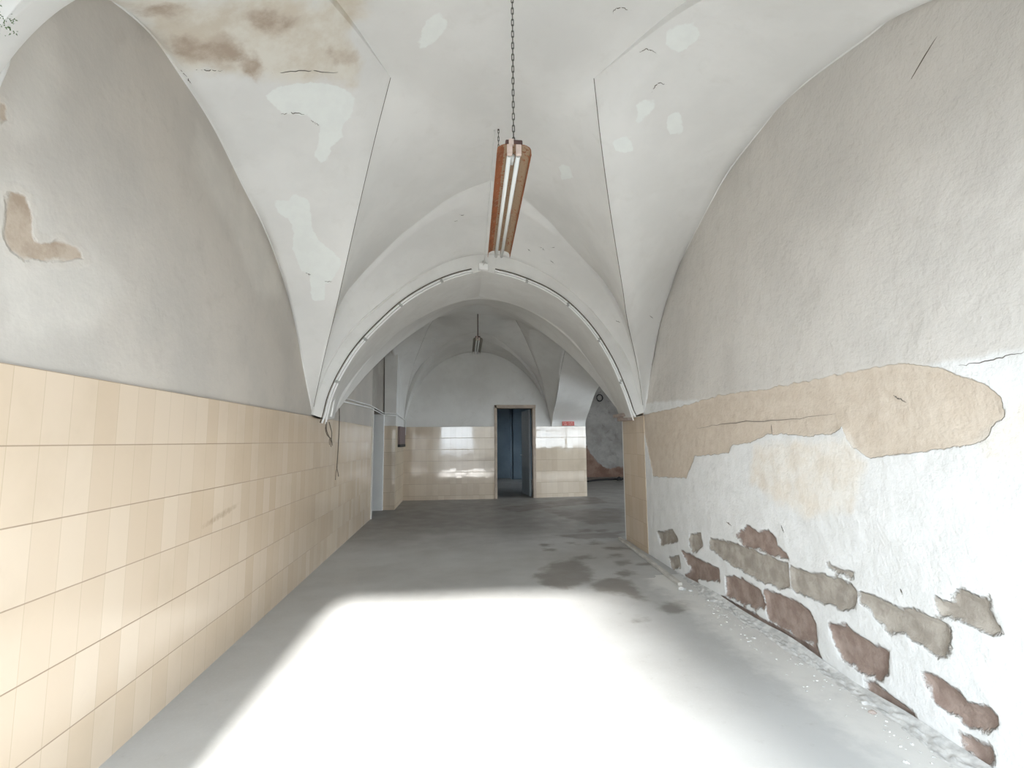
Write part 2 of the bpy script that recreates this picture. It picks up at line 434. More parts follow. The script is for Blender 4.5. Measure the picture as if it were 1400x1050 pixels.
cNLN = [NLc, (-1.42, 1.42, 2.4), (-1.1, 1.45, 3.0), (-.7, 1.6, 3.4), (-.3, 1.85, 3.7), tipN]
cNRN = [NRc, (1.95, .8, 2.5), (1.5, 1.1, 3.2), (1.0, 1.55, 3.7), tipN]
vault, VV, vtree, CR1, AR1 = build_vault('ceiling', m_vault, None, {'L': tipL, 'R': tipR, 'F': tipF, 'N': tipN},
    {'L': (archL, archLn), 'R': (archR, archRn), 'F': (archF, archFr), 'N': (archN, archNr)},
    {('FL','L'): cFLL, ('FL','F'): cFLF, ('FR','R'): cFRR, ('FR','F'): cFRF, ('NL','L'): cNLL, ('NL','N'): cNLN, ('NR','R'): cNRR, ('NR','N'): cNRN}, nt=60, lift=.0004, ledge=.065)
c4 = lambda l: PX(l, 0, 0, 2.5); c5 = lambda l: PX(l, 760, 0, 2.1875); c8 = lambda l: PX(l, 380, 0, 4.04)
fresh = [c4([(930,685),(985,690),(1010,655),(1060,690),(1065,780),(1090,820),(1170,890),(1135,960),(1110,970),(1110,1025),(1065,1030),(1060,940),(1030,930),(1000,850),(1005,790),(985,745),(950,730)]),
         c4([(905,330),(960,390),(1050,395),(1095,430),(1085,490),(1068,530),(1090,555),(1120,555),(1135,490),(1175,480),(1165,430),(1200,400),(1215,340),(1180,300),(1080,280),(960,290)]),
         c5([(240,310),(290,285),(300,310),(265,370),(245,375)]), c5([(335,345),(375,335),(380,400),(335,405)]), c5([(165,420),(230,400),(230,450),(190,465)]),
         c5([(330,90),(420,60),(430,110),(380,160),(360,150),(330,140)]), c5([(0,490),(40,495),(55,530),(20,540)]), c8([(820,90),(930,60),(935,150),(860,240),(785,285),(760,230),(800,180)])]
stain = [c4([(420,10),(520,4),(700,4),(900,4),(1100,4),(1240,4),(1225,60),(1180,110),(1225,200),(1215,300),(1100,270),(850,262),(700,240),(615,225),(540,140),(460,50)])]
core = [c4([(560,140),(640,130),(690,150),(760,120),(850,170),(890,240),(880,265),(800,225),(640,215)]), c4([(480,20),(560,10),(610,40),(590,70),(500,50)]), c4([(1140,180),(1215,190),(1200,220),(1160,205)]), c4([(1235,4),(1245,4),(1225,40)]),
        c4([(860,60),(900,40),(1010,70),(960,120),(900,100)])]
chips = [PX([(640,60),(650,40),(700,35),(760,55),(765,72),(700,48)], 700, 0, 4.667), PX([(805,330),(830,315),(860,325),(895,312),(920,332),(890,322),(860,332),(830,322)], 700, 0, 4.667)]
for nm, ps in (('fresh', fresh), ('stain', stain), ('stain_core', core), ('chip', chips)):
    q = [hits(vtree, p) for p in ps]
    set_attr(vault, nm, sdf_local(VV, [a for a in q if len(a) > 3]))

# far bay
corn = {'FL': np.array([-1.49, 12.44, 1.75]), 'FR': np.array([2.16, 12.55, 1.75]), 'NL': np.array([-1.69, 6.64, 1.72]), 'NR': np.array([2.26, 7.12, 1.74])}
BK = vplane((-1.49, 12.46, 0), (2.16, 12.52, 0)); cr1 = lambda l: PX(l, 420, 380, 2.9167)
L2 = onz(598, 431, 3.9); R2 = onz(704, 435, 3.9); F2 = onz(655, 452, 3.72); N2 = np.array([.25, 8.6, 3.95])
aB = pl(cr1([(430,420),(500,350),(600,295)]), BK); aBr = pl(cr1([(955,490),(920,415),(850,350),(760,300)]), BK); apB = onplane(*cr1([(690,277)])[0], *BK)
def pointed(c1, c2, z, n=6, pw=.55):
    """points from corner c1 rising to the apex midway to c2"""
    ap = (np.asarray(c1)+np.asarray(c2))/2; ap = np.array([ap[0], ap[1], z]); out = []
    for t in np.linspace(0, 1, n):
        p = np.asarray(c1)*(1-t)+ap*t; p[2] = c1[2]+(z-c1[2])*math.sin(t*math.pi/2)**.8; out.append(p)
    return out
rn = [corn['FR'], np.array([2.165, 12.50, 1.93])]+pl([(762,540),(768,500),(778,459)], ((2.14, 0, 0), (1, 0, 0)))+[np.array([2.2, 9.6, 3.62])]
rnn = [corn['NR'], np.array([2.24, 7.5, 2.6]), np.array([2.22, 8.3, 3.3]), np.array([2.2, 9.6, 3.62])]
up = np.array([0, 0, .09])
aN = [corn['NL']]+[p+up for p in pl([(464,545),(480,520),(500,495),(520,477),(550,450),(600,422),(653,405)], REAR)]
aNr = [corn['NR']]+[p+up for p in pl([(835,540),(810,500),(780,462),(740,432),(700,415),(653,405)], REAR)]
cr2 = {('FL','L'): [corn['FL']]+pl([(553,545),(560,514),(584,452)], vplane(corn['FL'], L2))+[L2],
       ('FR','R'): [corn['FR']]+pl([(749,555),(740,517),(721,469)], vplane(corn['FR'], R2))+[R2],
       ('FL','F'): [corn['FL']]+pl(cr1([(390,470),(440,365),(520,285),(600,235)]), vplane(corn['FL'], F2))+[F2],
       ('FR','F'): [corn['FR']]+pl(cr1([(960,500),(910,390),(850,320),(760,245)]), vplane(corn['FR'], F2))+[F2]}
def ctip(c, t, pw=.7):
    out = []
    for s in np.linspace(0, 1, 7):
        p = np.asarray(c)*(1-s)+np.asarray(t)*s; p[2] = c[2]+(t[2]-c[2])*s**pw; out.append(p)
    return out
for k, t in (('NL', L2), ('NR', R2)): cr2[(k, k[1])] = ctip(corn[k], t)
for k in ('NL', 'NR'): cr2[(k, 'N')] = ctip(corn[k], N2)
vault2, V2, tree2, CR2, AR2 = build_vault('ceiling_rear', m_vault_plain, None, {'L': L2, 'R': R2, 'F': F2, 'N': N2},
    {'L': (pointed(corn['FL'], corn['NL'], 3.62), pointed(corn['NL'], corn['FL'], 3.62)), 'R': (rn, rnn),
     'F': ([corn['FL']]+aB+[apB], [corn['FR']]+aBr+[apB]), 'N': (aN, aNr)}, cr2, nt=40, nu=12, shade_right=True)

# ------------------------------------------------------------------ left wall
def wall_grid(fx, y0, y1, z0, z1, step, disp=None):
    ys = np.linspace(y0, y1, int((y1-y0)/step)+1); zs = np.linspace(z0, z1, int((z1-z0)/step)+1)
    Y, Z = np.meshgrid(ys, zs, indexing='ij'); X = fx(Y)
    return np.stack([X, Y, Z], -1)
AY = np.array([0, 1.0, 0])
mb = MB(); G = wall_grid(lx, .9, 9.6, 0, 3.75, .035)
mb.grid(G)
lwall = struct(mb.build('wall_left', m_lwall)); V = np.array(mb.v)
bare = [pl(c4([(25,655),(60,650),(95,675),(105,720),(105,770),(115,820),(150,835),(180,820),(220,825),(270,855),(300,885),(250,890),(190,890),(130,890),(80,885),(30,850),(8,810),(15,740)]), LW),
        pl(c4([(-20,350),(12,352),(22,380),(12,415),(-20,420)]), LW)]
lip = [pl(c4([(15,640),(60,635),(105,665),(122,730),(118,800),(150,825),(180,808),(225,815),(290,860),(325,885),(270,900),(120,900),(30,880),(-2,810),(5,720)]), LW)]
pale = [pl(c4([(0,560),(60,600),(120,700),(160,780),(330,860),(420,1000),(300,1150),(0,1150)]), LW), pl(c4([(60,100),(180,60),(240,250),(160,420),(60,480),(0,400)]), LW), pl(c4([(680,440),(760,560),(900,800),(960,1000),(880,1020),(780,760),(660,560)]), LW)]
set_attr(lwall, 'bare', sdf_plane(V, [np.array(p) for p in bare], AY, np.zeros(3)))
set_attr(lwall, 'barelip', np.abs(sdf_plane(V, [np.array(p) for p in bare], AY, np.zeros(3))-.012)-.014)
set_attr(lwall, 'pale', sdf_plane(V, [np.array(p) for p in pale], AY, np.zeros(3)))
# tile cladding with a thin top edge, proud of the plaster
def cladding(name, p0, p1, z0, z1, proud, mat, row, nrm, parent=None, u0=0):
    p0 = np.array(p0, float); p1 = np.array(p1, float); n = np.array([nrm[0], nrm[1]])
    mb = MB(); a = p0; b = p1; o = n*proud
    q = [(a[0]-n[0]*.03, a[1]-n[1]*.03), (b[0]-n[0]*.03, b[1]-n[1]*.03), (b[0]+o[0], b[1]+o[1]), (a[0]+o[0], a[1]+o[1])]
    vs = [(x, y, z0) for x, y in q]+[(x, y, z1) for x, y in q]
    mb.add(vs, [(0,1,2,3),(7,6,5,4),(0,4,5,1),(1,5,6,2),(2,6,7,3),(3,7,4,0)])
    d = (p1-p0)/np.linalg.norm(p1-p0)
    def uvf(V): return np.stack([(V[:, :2]-p0)@d+u0, V[:, 2]-z1+row*12], 1)
    o = mb.build(name, mat, parent, uvf, recalc=True)
    return o
t = cladding('wall_left_tiling', (lx(1.2), 1.2), (lx(9.6), 9.6), 0, 1.68, .012, m_tile, .283, (1, 0)); struct(t)
# lower plaster behind the tiles, lintel over the side doorway, wall beyond it
mb = MB(); mb.box((-2.1, 9.6, 2.04), (-1.735, 10.84, 3.9)); mb.box((-2.1, 10.84, 0), (-1.72, 12.5, 3.9))
struct(mb.build('wall_left_lintel', m_darkwall))
# pilaster: tiled below, plastered above
pa = MB(); pa.add([(-1.69,10.84,1.73),(-1.458,10.84,1.73),(-1.483,12.46,1.73),(-1.72,12.46,1.73),(-1.717,10.84,3.62),(-1.428,10.84,3.62),(-1.45,12.46,3.62),(-1.72,12.46,3.62)],
   [(0,1,5,4),(1,2,6,5),(2,3,7,6),(3,0,4,7),(0,3,2,1),(4,5,6,7)])
struct(pa.build('wall_left_pilaster', m_arch, recalc=True))
struct(cladding('wall_left_pilaster_tiling', (-1.69, 10.84), (-1.458, 10.84), 0, 1.73, .01, m_tile_back, .275, (0, -1)))
struct(cladding('wall_left_return_tiling', (-1.458, 10.84), (-1.483, 12.46), 0, 1.73, .004, m_tile_dull, .275, (1, 0)))
mb = MB(); mb.box((-1.70, 10.86, 0), (-1.50, 12.5, 1.73)); struct(mb.build('wall_left_core', m_darkwall))
# side doorway: white far reveal and the edge board of the near jamb
mb = MB(); mb.box((-2.6, 10.74, 0), (-1.69, 10.86, 1.97)); struct(mb.build('wall_left_reveal', m_white_paint))
mb = MB(); mb.box((-3.4, 9.0, 0), (-3.3, 11.2, 3)); mb.box((-3.4, 8.9, 0), (-1.9, 9.0, 3)); mb.box((-3.4, 11.2, 0), (-1.9, 11.3, 3)); mb.box((-3.4, 8.9, 2.6), (-1.9, 11.3, 2.7))
struct(mb.build('wall_side_room', m_darkwall))
mb = MB(); mb.box((-1.90, 9.58, 0), (-1.695, 9.625, 2.05)); mb.box((-1.90, 9.625, 0), (-1.75, 9.65, 2.03))
struct(mb.build('trim_1', m_white_wood, bevel=.006))

# ------------------------------------------------------------------ right wall with lost plaster
c3 = lambda l: PX(l, 860, 480, 1.8426)
W = lambda l: np.array(pl(c3(l), RW))
beige = [W([(30,165),(40,160),(130,140),(230,110),(345,95),(500,65),(600,45),(680,30),(760,40),(840,62),(900,85),(935,115),(946,160),(940,178),(915,182),(905,215),(885,230),(830,240),(760,250),(680,262),(605,270),(560,240),(545,215),(535,190),(520,205),(440,215),(400,210),(350,210),(300,232),(260,235),(250,255),(165,265),(145,320),(100,318),(60,315),(45,240)])]
faint = [W([(940,170),(1000,130),(1010,230),(975,280),(900,260),(880,230)]), W([(320,235),(540,215),(600,280),(560,400),(440,420),(300,330)])]
stone = [W(p) for p in ([(202,470),(250,480),(300,495),(350,515),(400,535),(405,595),(380,598),(330,580),(285,555),(230,520),(203,500)],
    [(405,540),(450,555),(520,570),(560,590),(575,610),(570,650),(540,655),(500,640),(470,630),(420,610),(405,595)],
    [(580,605),(620,620),(660,640),(690,650),(740,660),(790,680),(810,700),(800,770),(775,768),(740,745),(700,715),(655,710),(620,670),(580,630)],
    [(775,620),(790,635),(810,630),(803,602),(850,605),(895,630),(905,605),(910,620),(905,645),(925,680),(948,710),(930,715),(880,700),(830,680),(780,660)],
    [(497,530),(520,545),(568,555),(560,570),(530,560),(500,545)], [(152,460),(180,458),(185,495),(160,510),(150,490)], [(980,635),(995,642),(995,660)], [(70,455),(110,450),(125,480),(80,490)], [(100,520),(125,515),(130,545),(110,550)])]
brick = [W(p) for p in ([(130,502),(150,510),(180,525),(200,535),(225,550),(228,580),(200,580),(170,575),(180,590),(150,580),(140,565),(155,550),(140,525)],
    [(240,565),(280,570),(330,600),(345,640),(340,650),(290,640),(245,615)], [(340,600),(400,620),(450,650),(470,690),(472,740),(440,735),(400,710),(350,670)],
    [(230,615),(260,630),(330,670),(400,710),(470,745),(483,775),(440,765),(380,720),(330,685),(240,640)],
    [(500,685),(540,690),(600,730),(655,755),(655,800),(640,828),(600,820),(540,780),(515,740)], [(588,822),(620,840),(680,880),(715,910),(725,935),(690,925),(640,890),(600,860)],
    [(740,810),(780,820),(820,850),(850,885),(900,895),(930,920),(930,950),(900,965),(860,955),(800,910),(760,870),(745,835)], [(830,960),(870,975),(910,1000),(920,1040),(890,1040),(850,1010)],
    [(280,450),(300,440),(325,455),(350,452),(368,470),(372,490),(395,510),(405,530),(350,510),(290,490),(270,465)])]
mb = MB(); Ga = wall_grid(rx, .3, 6.25, 0, 1.9, .02); Gb = wall_grid(rx, .3, 6.25, 1.9, 3.85, .04)
mb.grid(Ga, flip=True); mb.grid(Gb, flip=True)
V = np.array(mb.v); O = np.zeros(3)
sd = {'beige': sdf_plane(V, beige, AY, O), 'faint': sdf_plane(V, faint, AY, O), 'stone': sdf_plane(V, stone, AY, O), 'brick': sdf_plane(V, brick, AY, O)}
sd['lower'] = V[:, 2]-1.74-.10*np.clip((V[:, 1]-4.2)/1.5, 0, 1)
deep = np.clip(-np.minimum(sd['stone'], sd['brick'])/.02, 0, 1)*.022+np.clip(-sd['beige']/.02, 0, 1)*.008
from mathutils import noise as mn
dn = np.array([mn.fractal(Vector((y*1.7, z*1.7, 3.1)), 1.0, 2.0, 4) for x, y, z in mb.v])
amp = np.where(V[:, 2] > 1.75, .011, .008)
V[:, 0] += deep+dn*amp*np.clip((6.25-V[:, 1])/.3, 0, 1)
mb.v = [tuple(v) for v in V]
rwall = struct(mb.build('wall_right', m_rwall))
for k, v in sd.items(): set_attr(rwall, k, v)
# tiled reveal of the right pier, its stone impost and the masonry behind
struct(cladding('wall_right_tiling', (2.25, 6.22), (2.262, 7.12), 0, 1.77, .006, m_tile, .283, (-1, 0)))
mb = MB(); mb.box((2.28, 6.3, 0), (2.9, 7.1, 1.76)); struct(mb.build('wall_right_pier', m_arch))

# ------------------------------------------------------------------ diaphragm arch between the bays
n = 40
inF = spline(pl([(448,574),(455,545),(468,515),(490,480),(520,447),(560,412),(610,385),(660,371)], FRONT), n)
inFr = spline(pl([(862,570),(850,535),(830,490),(800,445),(760,408),(710,384),(660,371)], FRONT), n)
inB = spline(pl([(457,572),(464,545),(480,520),(500,495),(520,477),(550,450),(600,422),(655,405)], REAR), n)
inBr = spline(pl([(848,572),(835,540),(810,500),(780,462),(740,432),(700,415),(655,405)], REAR), n)
outF = spline(archF, n); outFr = spline(archFr, n)
mb = MB()
eps = np.array([.02, -.13, 0])/.1316*.022
for a, b, c, fl in ((inF, inB, outF, False), (inFr, inBr, outFr, True)):
    mb.grid(ruled(a+eps, b, 10), flip=fl)                     # soffit
    mb.grid(ruled(a+eps, c+eps, 5), flip=not fl)              # ring face, a little proud
    mb.grid(ruled(c+eps, c-eps*2, 2), flip=not fl)
    top = c.copy(); top[:, 2] = 4.3; mb.grid(ruled(c-eps, top-eps, 2), flip=not fl)
    tb = b.copy(); tb[:, 2] = 4.3; mb.grid(ruled(b, tb, 2), flip=fl)
    # haunch behind the springing, closing the pier head
    s0 = [a[0]+eps, b[0], c[0]+eps]; w = np.array([.35 if fl else -.25, 0, 0])
    mb.add([s0[0], s0[1], s0[1]+w, s0[2]+w], [(0, 1, 2, 3)])
    mb.add([b[0]-[0, 0, .0], b[0]+w*2, tb[0]+w*2, tb[0]], [(0, 1, 2, 3)])
mb.tube(np.vstack([outF, outFr[::-1][1:]])+eps, .014, 6, caps=False)
struct(mb.build('wall_arch', m_arch))
# pier face towards the far bay on the right, and wall strip above tiles on left of the arch
mb = MB(); mb.box((2.255, 7.1, 0), (3.4, 7.14, 4.3)); struct(mb.build('wall_arch_return', m_arch))
im = thing('stone_impost', (2.25, 6.9, 1.66), 'small moulded stone impost under the arch foot of the right tiled pier', 'impost')
mb = MB(); mb.box((-.12, -.30, .055), (.0, .26, .10)); mb.build('fillet', m_stone, im, bevel=.008)
mb = MB(); mb.box((-.075, -.26, 0), (.0, .22, .058)); mb.build('block', m_stone, im, bevel=.012)

# ------------------------------------------------------------------ back wall with doorway
dl, dr, dt = .76, 1.70, 2.235
mb = MB()
def bpoly(x0, x1, z0, z1, k=0): return [(x0, by(x0)+k, z0), (x1, by(x1)+k, z0), (x1, by(x1)+k, z1), (x0, by(x0)+k, z1)]
for x0, x1, z0, z1 in ((-1.9, dl, 0, 4.2), (dl, 1.2, dt, 4.2), (1.2, dr, dt, 4.2), (dr, 3.05, 0, 4.2)):
    a = bpoly(x0, x1, z0, z1); b = bpoly(x0, x1, z0, z1, .18)
    mb.add(a+b, [(0,1,2,3),(7,6,5,4),(0,4,5,1),(1,5,6,2),(2,6,7,3),(3,7,4,0)])
struct(mb.build('wall_back', m_vault_plain))
def nb(x0, x1):
    d = np.array([x1-x0, by(x1)-by(x0)]); d /= np.linalg.norm(d); return (d[1], -d[0])
struct(cladding('wall_back_tiling_left', (-1.483, by(-1.483)), (dl-.03, by(dl-.03)), 0, 1.75, .008, m_tile_back, .275, nb(-1.4, dl)))
struct(cladding('wall_back_tiling_right', (dr+.03, by(dr+.03)), (3.05, by(3.05)), 0, 1.745, .008, m_tile_back, .275, nb(dr, 3.05)))
mb = MB(); yb = by(1.0)
mb.box((dl-.045, yb-.03, 0), (dl+.02, yb+.2, dt+.045)); mb.box((dr-.03, by(dr)-.03, 0), (dr+.045, by(dr)+.2, dt+.045)); mb.box((dl-.045, yb-.03, dt-.035), (dr+.045, yb+.24, dt+.045))
struct(mb.build('door_1', m_wood, bevel=.006))
lf = thing('door_leaf', (dr-.05, by(dr)+.2, 0), 'grey door leaf standing open inside the dark blue back room', 'door')
mb = MB(); mb.box((-.05, 0, .02), (-.005, .86, dt-.06)); mb.build('panel', m_door, lf, bevel=.004)
mb = MB(); mb.tube([(-.05, .78, 1.02), (-.10, .78, 1.02), (-.10, .66, 1.02)], .009, 8); mb.build('handle', m_chrome, lf)
lf.rotation_euler.z = math.radians(6)
# back room
mb = MB()
mb.box((-.4, 19.2, 0), (1.72, 19.3, 3.4)); mb.box((1.72, 18.6, 0), (2.9, 18.7, 3.4)); mb.box((-.5, 12.7, 0), (-.4, 19.3, 1.0)); mb.box((-.5, 12.7, 1.0), (-.4, 15.2, 3.4)); mb.box((-.5, 18.0, 1.0), (-.4, 19.3, 3.4)); mb.box((-.5, 15.2, 2.3), (-.4, 18.0, 3.4))  # unseen opening added in the left side to let light into this room
mb.box((2.8, 12.75, 0), (2.89, 19.3, 3.4)); mb.box((-.5, 12.65, 3.4), (2.89, 19.3, 3.5)); mb.box((1.70, 18.6, 0), (1.76, 19.3, 3.4))
struct(mb.build('wall_back_room', m_blue))

# arched side opening of the far bay, on the right
nearc = np.vstack([AR2['R'][0], AR2['R'][1][::-1][1:]])
farF = [np.array([3.05, by(3.05), 1.745]), np.array([3.05, by(3.05)-.06, 1.9])]+pl([(806,560),(815,535),(830,516)], ((3.05, 0, 0), (1, 0, 0)))+[np.array([3.05, 9.5, 2.82]), np.array([3.05, 8.3, 2.5]), np.array([3.05, 7.4, 1.745])]
farc = spline(farF, len(nearc))
mb = MB(); mb.grid(ruled(nearc, farc, 10)); tp = farc.copy(); tp[:, 2] = 4.3; mb.grid(ruled(farc, tp, 2)); 
tp = nearc.copy(); tp[:, 2] = 4.3; mb.grid(ruled(nearc, tp, 2)); struct(mb.build('wall_side_arch', m_vault_plain))

# side hall seen through that opening
mb = MB(); gx = np.linspace(3.0, 9.4, 130); gz = np.linspace(0, 4.2, 84); X, Z = np.meshgrid(gx, gz, indexing='ij')
Y = 19.0+.05*np.array([[mn.fractal(Vector((x*1.5, 0, z*1.5)), 1, 2, 4) for z in gz] for x in gx])
mb.grid(np.stack([X, Y, Z], -1), flip=True); o = struct(mb.build('wall_hall_back', m_rough)); V = np.array(mb.v)
set_attr(o, 'bare', V[:, 2]-.35-1.15*np.clip((5.2-V[:, 0])/.9, 0, 1))
mb = MB(); mb.box((2.9, 12.7, 0), (3.04, 19.1, 4.2)); mb.box((9.3, 1.8, 0), (9.4, 7.4, 4.2)); mb.box((9.3, 12.4, 0), (9.4, 19.2, 4.2)); mb.box((9.3, 7.4, 0), (9.4, 12.4, .9)); mb.box((9.3, 7.4, 3.5), (9.4, 12.4, 4.2)); mb.box((3.3, 2.0, 0), (3.4, 7.12, 4.2))
mb.box((3.0, -.3, 4.2), (9.4, 19.2, 4.3))
wx0, wx1, wz0, wz1 = 4.2, 9.0, 1.0, 3.4
mb.box((3.3, 1.8, 0), (9.4, 2.0, wz0)); mb.box((3.3, 1.8, wz1), (9.4, 2.0, 4.2)); mb.box((3.3, 1.8, wz0), (wx0, 2.0, wz1)); mb.box((wx1, 1.8, wz0), (9.4, 2.0, wz1))
struct(mb.build('wall_hall', m_darkwall))
mb = MB()
for i in range(4):
    x = wx0+(wx1-wx0)*i/3; mb.box((x-.03, 1.86, wz0), (x+.03, 1.92, wz1))
mb.box((wx0, 1.86, wz0), (wx1, 1.92, wz0+.06)); mb.box((wx0, 1.86, wz1-.06), (wx1, 1.92, wz1)); mb.box((wx0, 1.86, 1.9), (wx1, 1.92, 1.95))
struct(mb.build('window_1', m_white_wood))
mb = MB()
for i in range(5):
    y = 7.4+5.0*i/4; mb.box((9.32, y-.03, .9), (9.38, y+.03, 3.5))
mb.box((9.32, 7.4, .9), (9.38, 12.4, .96)); mb.box((9.32, 7.4, 3.44), (9.38, 12.4, 3.5)); mb.box((9.32, 7.4, 2.2), (9.38, 12.4, 2.25))
struct(mb.build('window_2_added', m_white_wood))  # added unseen window, brings daylight through the side arch to the far bay

# ------------------------------------------------------------------ floor
mb = MB(); xs = np.linspace(-2.0, 3.2, 131); ys = np.linspace(-.3, 13.0, 266); X, Y = np.meshgrid(xs, ys, indexing='ij')
mb.grid(np.stack([X, Y, 0*X], -1))
V = np.array(mb.v); n0 = len(V)
mb.add([(-3.5,-.3,0),(-2,-.3,0),(-2,21,0),(-3.5,21,0)], [(0,1,2,3)]); mb.add([(3.2,-.3,0),(9.6,-.3,0),(9.6,21,0),(3.2,21,0)], [(0,1,2,3)]); mb.add([(-2,13,0),(3.2,13,0),(3.2,21,0),(-2,21,0)], [(0,1,2,3)])
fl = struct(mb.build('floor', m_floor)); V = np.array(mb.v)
cf = lambda l: [onz(*q) for q in PX(l, 560, 640, 3.5)]
damp = [cf(p) for p in ([(1180,655),(1230,637),(1300,632),(1370,650),(1395,665),(1330,690),(1250,692),(1190,675)], [(980,495),(1030,490),(1085,500),(1095,510),(1040,518),(985,508)],
    [(900,535),(1000,525),(1070,550),(1125,620),(1110,632),(1000,600),(900,590),(870,560)], [(680,450),(800,440),(860,480),(900,540),(850,550),(740,580),(640,560),(600,520)], [(985,450),(1050,440),(1080,455),(1010,465)],
    [(860,350),(890,345),(910,362),(870,365)], [(760,355),(795,355),(790,365),(760,365)], [(630,362),(670,362),(670,374),(630,374)], [(640,388),(690,388),(690,396),(640,396)], [(790,420),(860,412),(870,435),(800,440)],
    [(700,320),(900,310),(1020,300),(1020,335),(800,338)], [(790,295),(870,292),(870,305),(800,308)], [(890,295),(940,292),(940,308),(900,308)], [(920,380),(1010,375),(1060,385),(940,390)], [(950,415),(1000,412),(1000,425),(950,425)],
    [(640,200),(900,195),(1020,190),(1020,260),(870,270),(720,230)], [(400,190),(640,165),(840,140),(1010,130),(1010,160),(760,180),(520,210)], [(1090,720),(1140,715),(1140,725),(1090,728)], [(1085,455),(1140,455),(1140,463),(1085,463)])]
D = np.full(len(V), 2.0)
for p in damp: D = np.minimum(D, sdf2(V[:, :2], np.array(p)[:, :2]))
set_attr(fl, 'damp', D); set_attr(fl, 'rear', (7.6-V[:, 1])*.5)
E2 = np.minimum(np.abs(V[:, 0]-(1.93+.02*V[:, 1]*0))+0*V[:, 1]-.10, 2.0); E2 = np.where(V[:, 1] > 5.2, 2.0, E2); E2 = np.where(V[:, 0] > 1.93, np.minimum(E2, -.1+0*E2), E2); E2 = np.where(V[:, 1] > 5.3, 2.0, E2); E2[n0:] = 2
set_attr(fl, 'dust', E2)

# rubble bank at the foot of the right wall
mb = MB(); ys = np.linspace(.9, 5.4, 330); k = 22; G = np.zeros((len(ys), k, 3))
for i, y in enumerate(ys):
    w = .13*(.75+.5*mn.noise(Vector((y*2.1, 5, 0))))*min(1, max(.12, (5.45-y)/.9)); hgt = .05*(.8+.6*mn.noise(Vector((y*1.6, 9, 0))))*min(1, max(.1, (5.45-y)/.9))
    for j in range(k):
        s = j/(k-1); x = rx(y)-.001-(w+.01)*s; z = hgt*(1-s)**1.6+.016*(mn.noise(Vector((y*22, s*5, 2)))+.7*mn.noise(Vector((y*60, s*14, 7))))*min(1, 2*s)*(1-s**4)-.004*s
        G[i, j] = (x, y, max(z, -.004))
mb.grid(G)
for i in range(190):
    y = random.uniform(1.6, 4.7); x = rx(y)-.10-abs(random.gauss(0, .09)); s = random.uniform(.002, .008)*(1.6 if random.random() < .1 else 1)
    a = random.random()*6.28; P = []
    for q in range(5): P.append((x+s*math.cos(a+q*1.26)*random.uniform(.6, 1.2), y+s*math.sin(a+q*1.26)*random.uniform(.6, 1.2), 0))
    tpz = s*random.uniform(.4, .9); T = [(p[0]*.7+x*.3, p[1]*.7+y*.3, tpz) for p in P]
    mb.add(P+T, [(0,1,6,5),(1,2,7,6),(2,3,8,7),(3,4,9,8),(4,0,5,9),(5,6,7,8,9)])
tag(mb.build('plaster_rubble', m_crumb), 'bank of crumbled white plaster and crumbs along the foot of the right wall', 'rubble', kind='stuff')
def chunk(px, py, s, label, dark=False):
    c = onz(px, py); me = MB(); b = bmesh.new(); bmesh.ops.create_icosphere(b, subdivisions=2, radius=1)
    for v in b.verts:
        f = 1+.45*mn.noise(v.co*1.7+Vector((px, py, 0))); v.co = Vector((v.co.x*s*f*1.2, v.co.y*s*f, max(-.25*s, v.co.z*s*.6*f)))
    m = bpy.data.meshes.new('plaster_chunk'); b.to_mesh(m); b.free(); m.materials.append(m_stone if dark else m_crumb)
    o = bpy.data.objects.new('plaster_chunk', m); COL.objects.link(o); o.location = (c[0], c[1], .25*s); tag(o, label, 'plaster chunk', 'plaster chunks by the right wall')
chunk(932, 806, .035, 'white plaster chunk on the floor at the near end of the wooden batten')
chunk(944, 808, .02, 'small white plaster lump just right of the chunk at the batten end')
chunk(1193, 975, .016, 'grey stone lump in the rubble beside the wall, nearer the viewer', True)
chunk(1183, 962, .018, 'white plaster lump lying in the rubble below the dark brick block', False)

# wooden batten lying along the right pier
a = onz(847, 737); b2 = onz(930, 801); d = (b2-a); Ln = np.linalg.norm(d[:2]); ang = math.atan2(d[1], d[0])
mb = MB(); mb.box((0, -.022, 0), (Ln, .022, .03)); o = mb.build('wooden_batten', m_batten, bevel=.004); o.location = (a[0], a[1], 0.001); o.rotation_euler.z = ang
tag(o, 'long pale dusty wooden batten lying on the floor against the right pier', 'batten')

# ------------------------------------------------------------------ hanging fluorescent lamps
def link_chain(p0, p1, ll=.042, w=.011, r=.0026):
    p0 = np.array(p0, float); p1 = np.array(p1, float); d = p1-p0; Ld = np.linalg.norm(d); pitch = ll-2*r*1.6; n = max(2, int(Ld/pitch)); pitch = Ld/n
    t = d/Ld; a = np.cross(t, [0, 1, 0]); a /= np.linalg.norm(a); b = np.cross(t, a); mb = MB()
    for i in range(n):
        c = p0+t*pitch*(i+.5); u = a if i % 2 == 0 else b; hl = pitch*.5+r*1.2-w*.5; pts = []
        for q in range(7): th = -math.pi/2+math.pi*q/6; pts.append(c+t*(hl+w*.5*math.cos(th))+u*(w*.5*math.sin(th)))
        for q in range(7): th = math.pi/2+math.pi*q/6; pts.append(c+t*(-hl+w*.5*math.cos(th))+u*(w*.5*math.sin(th)))
        mb.tube(pts, r, 5, closed=True)
    return mb
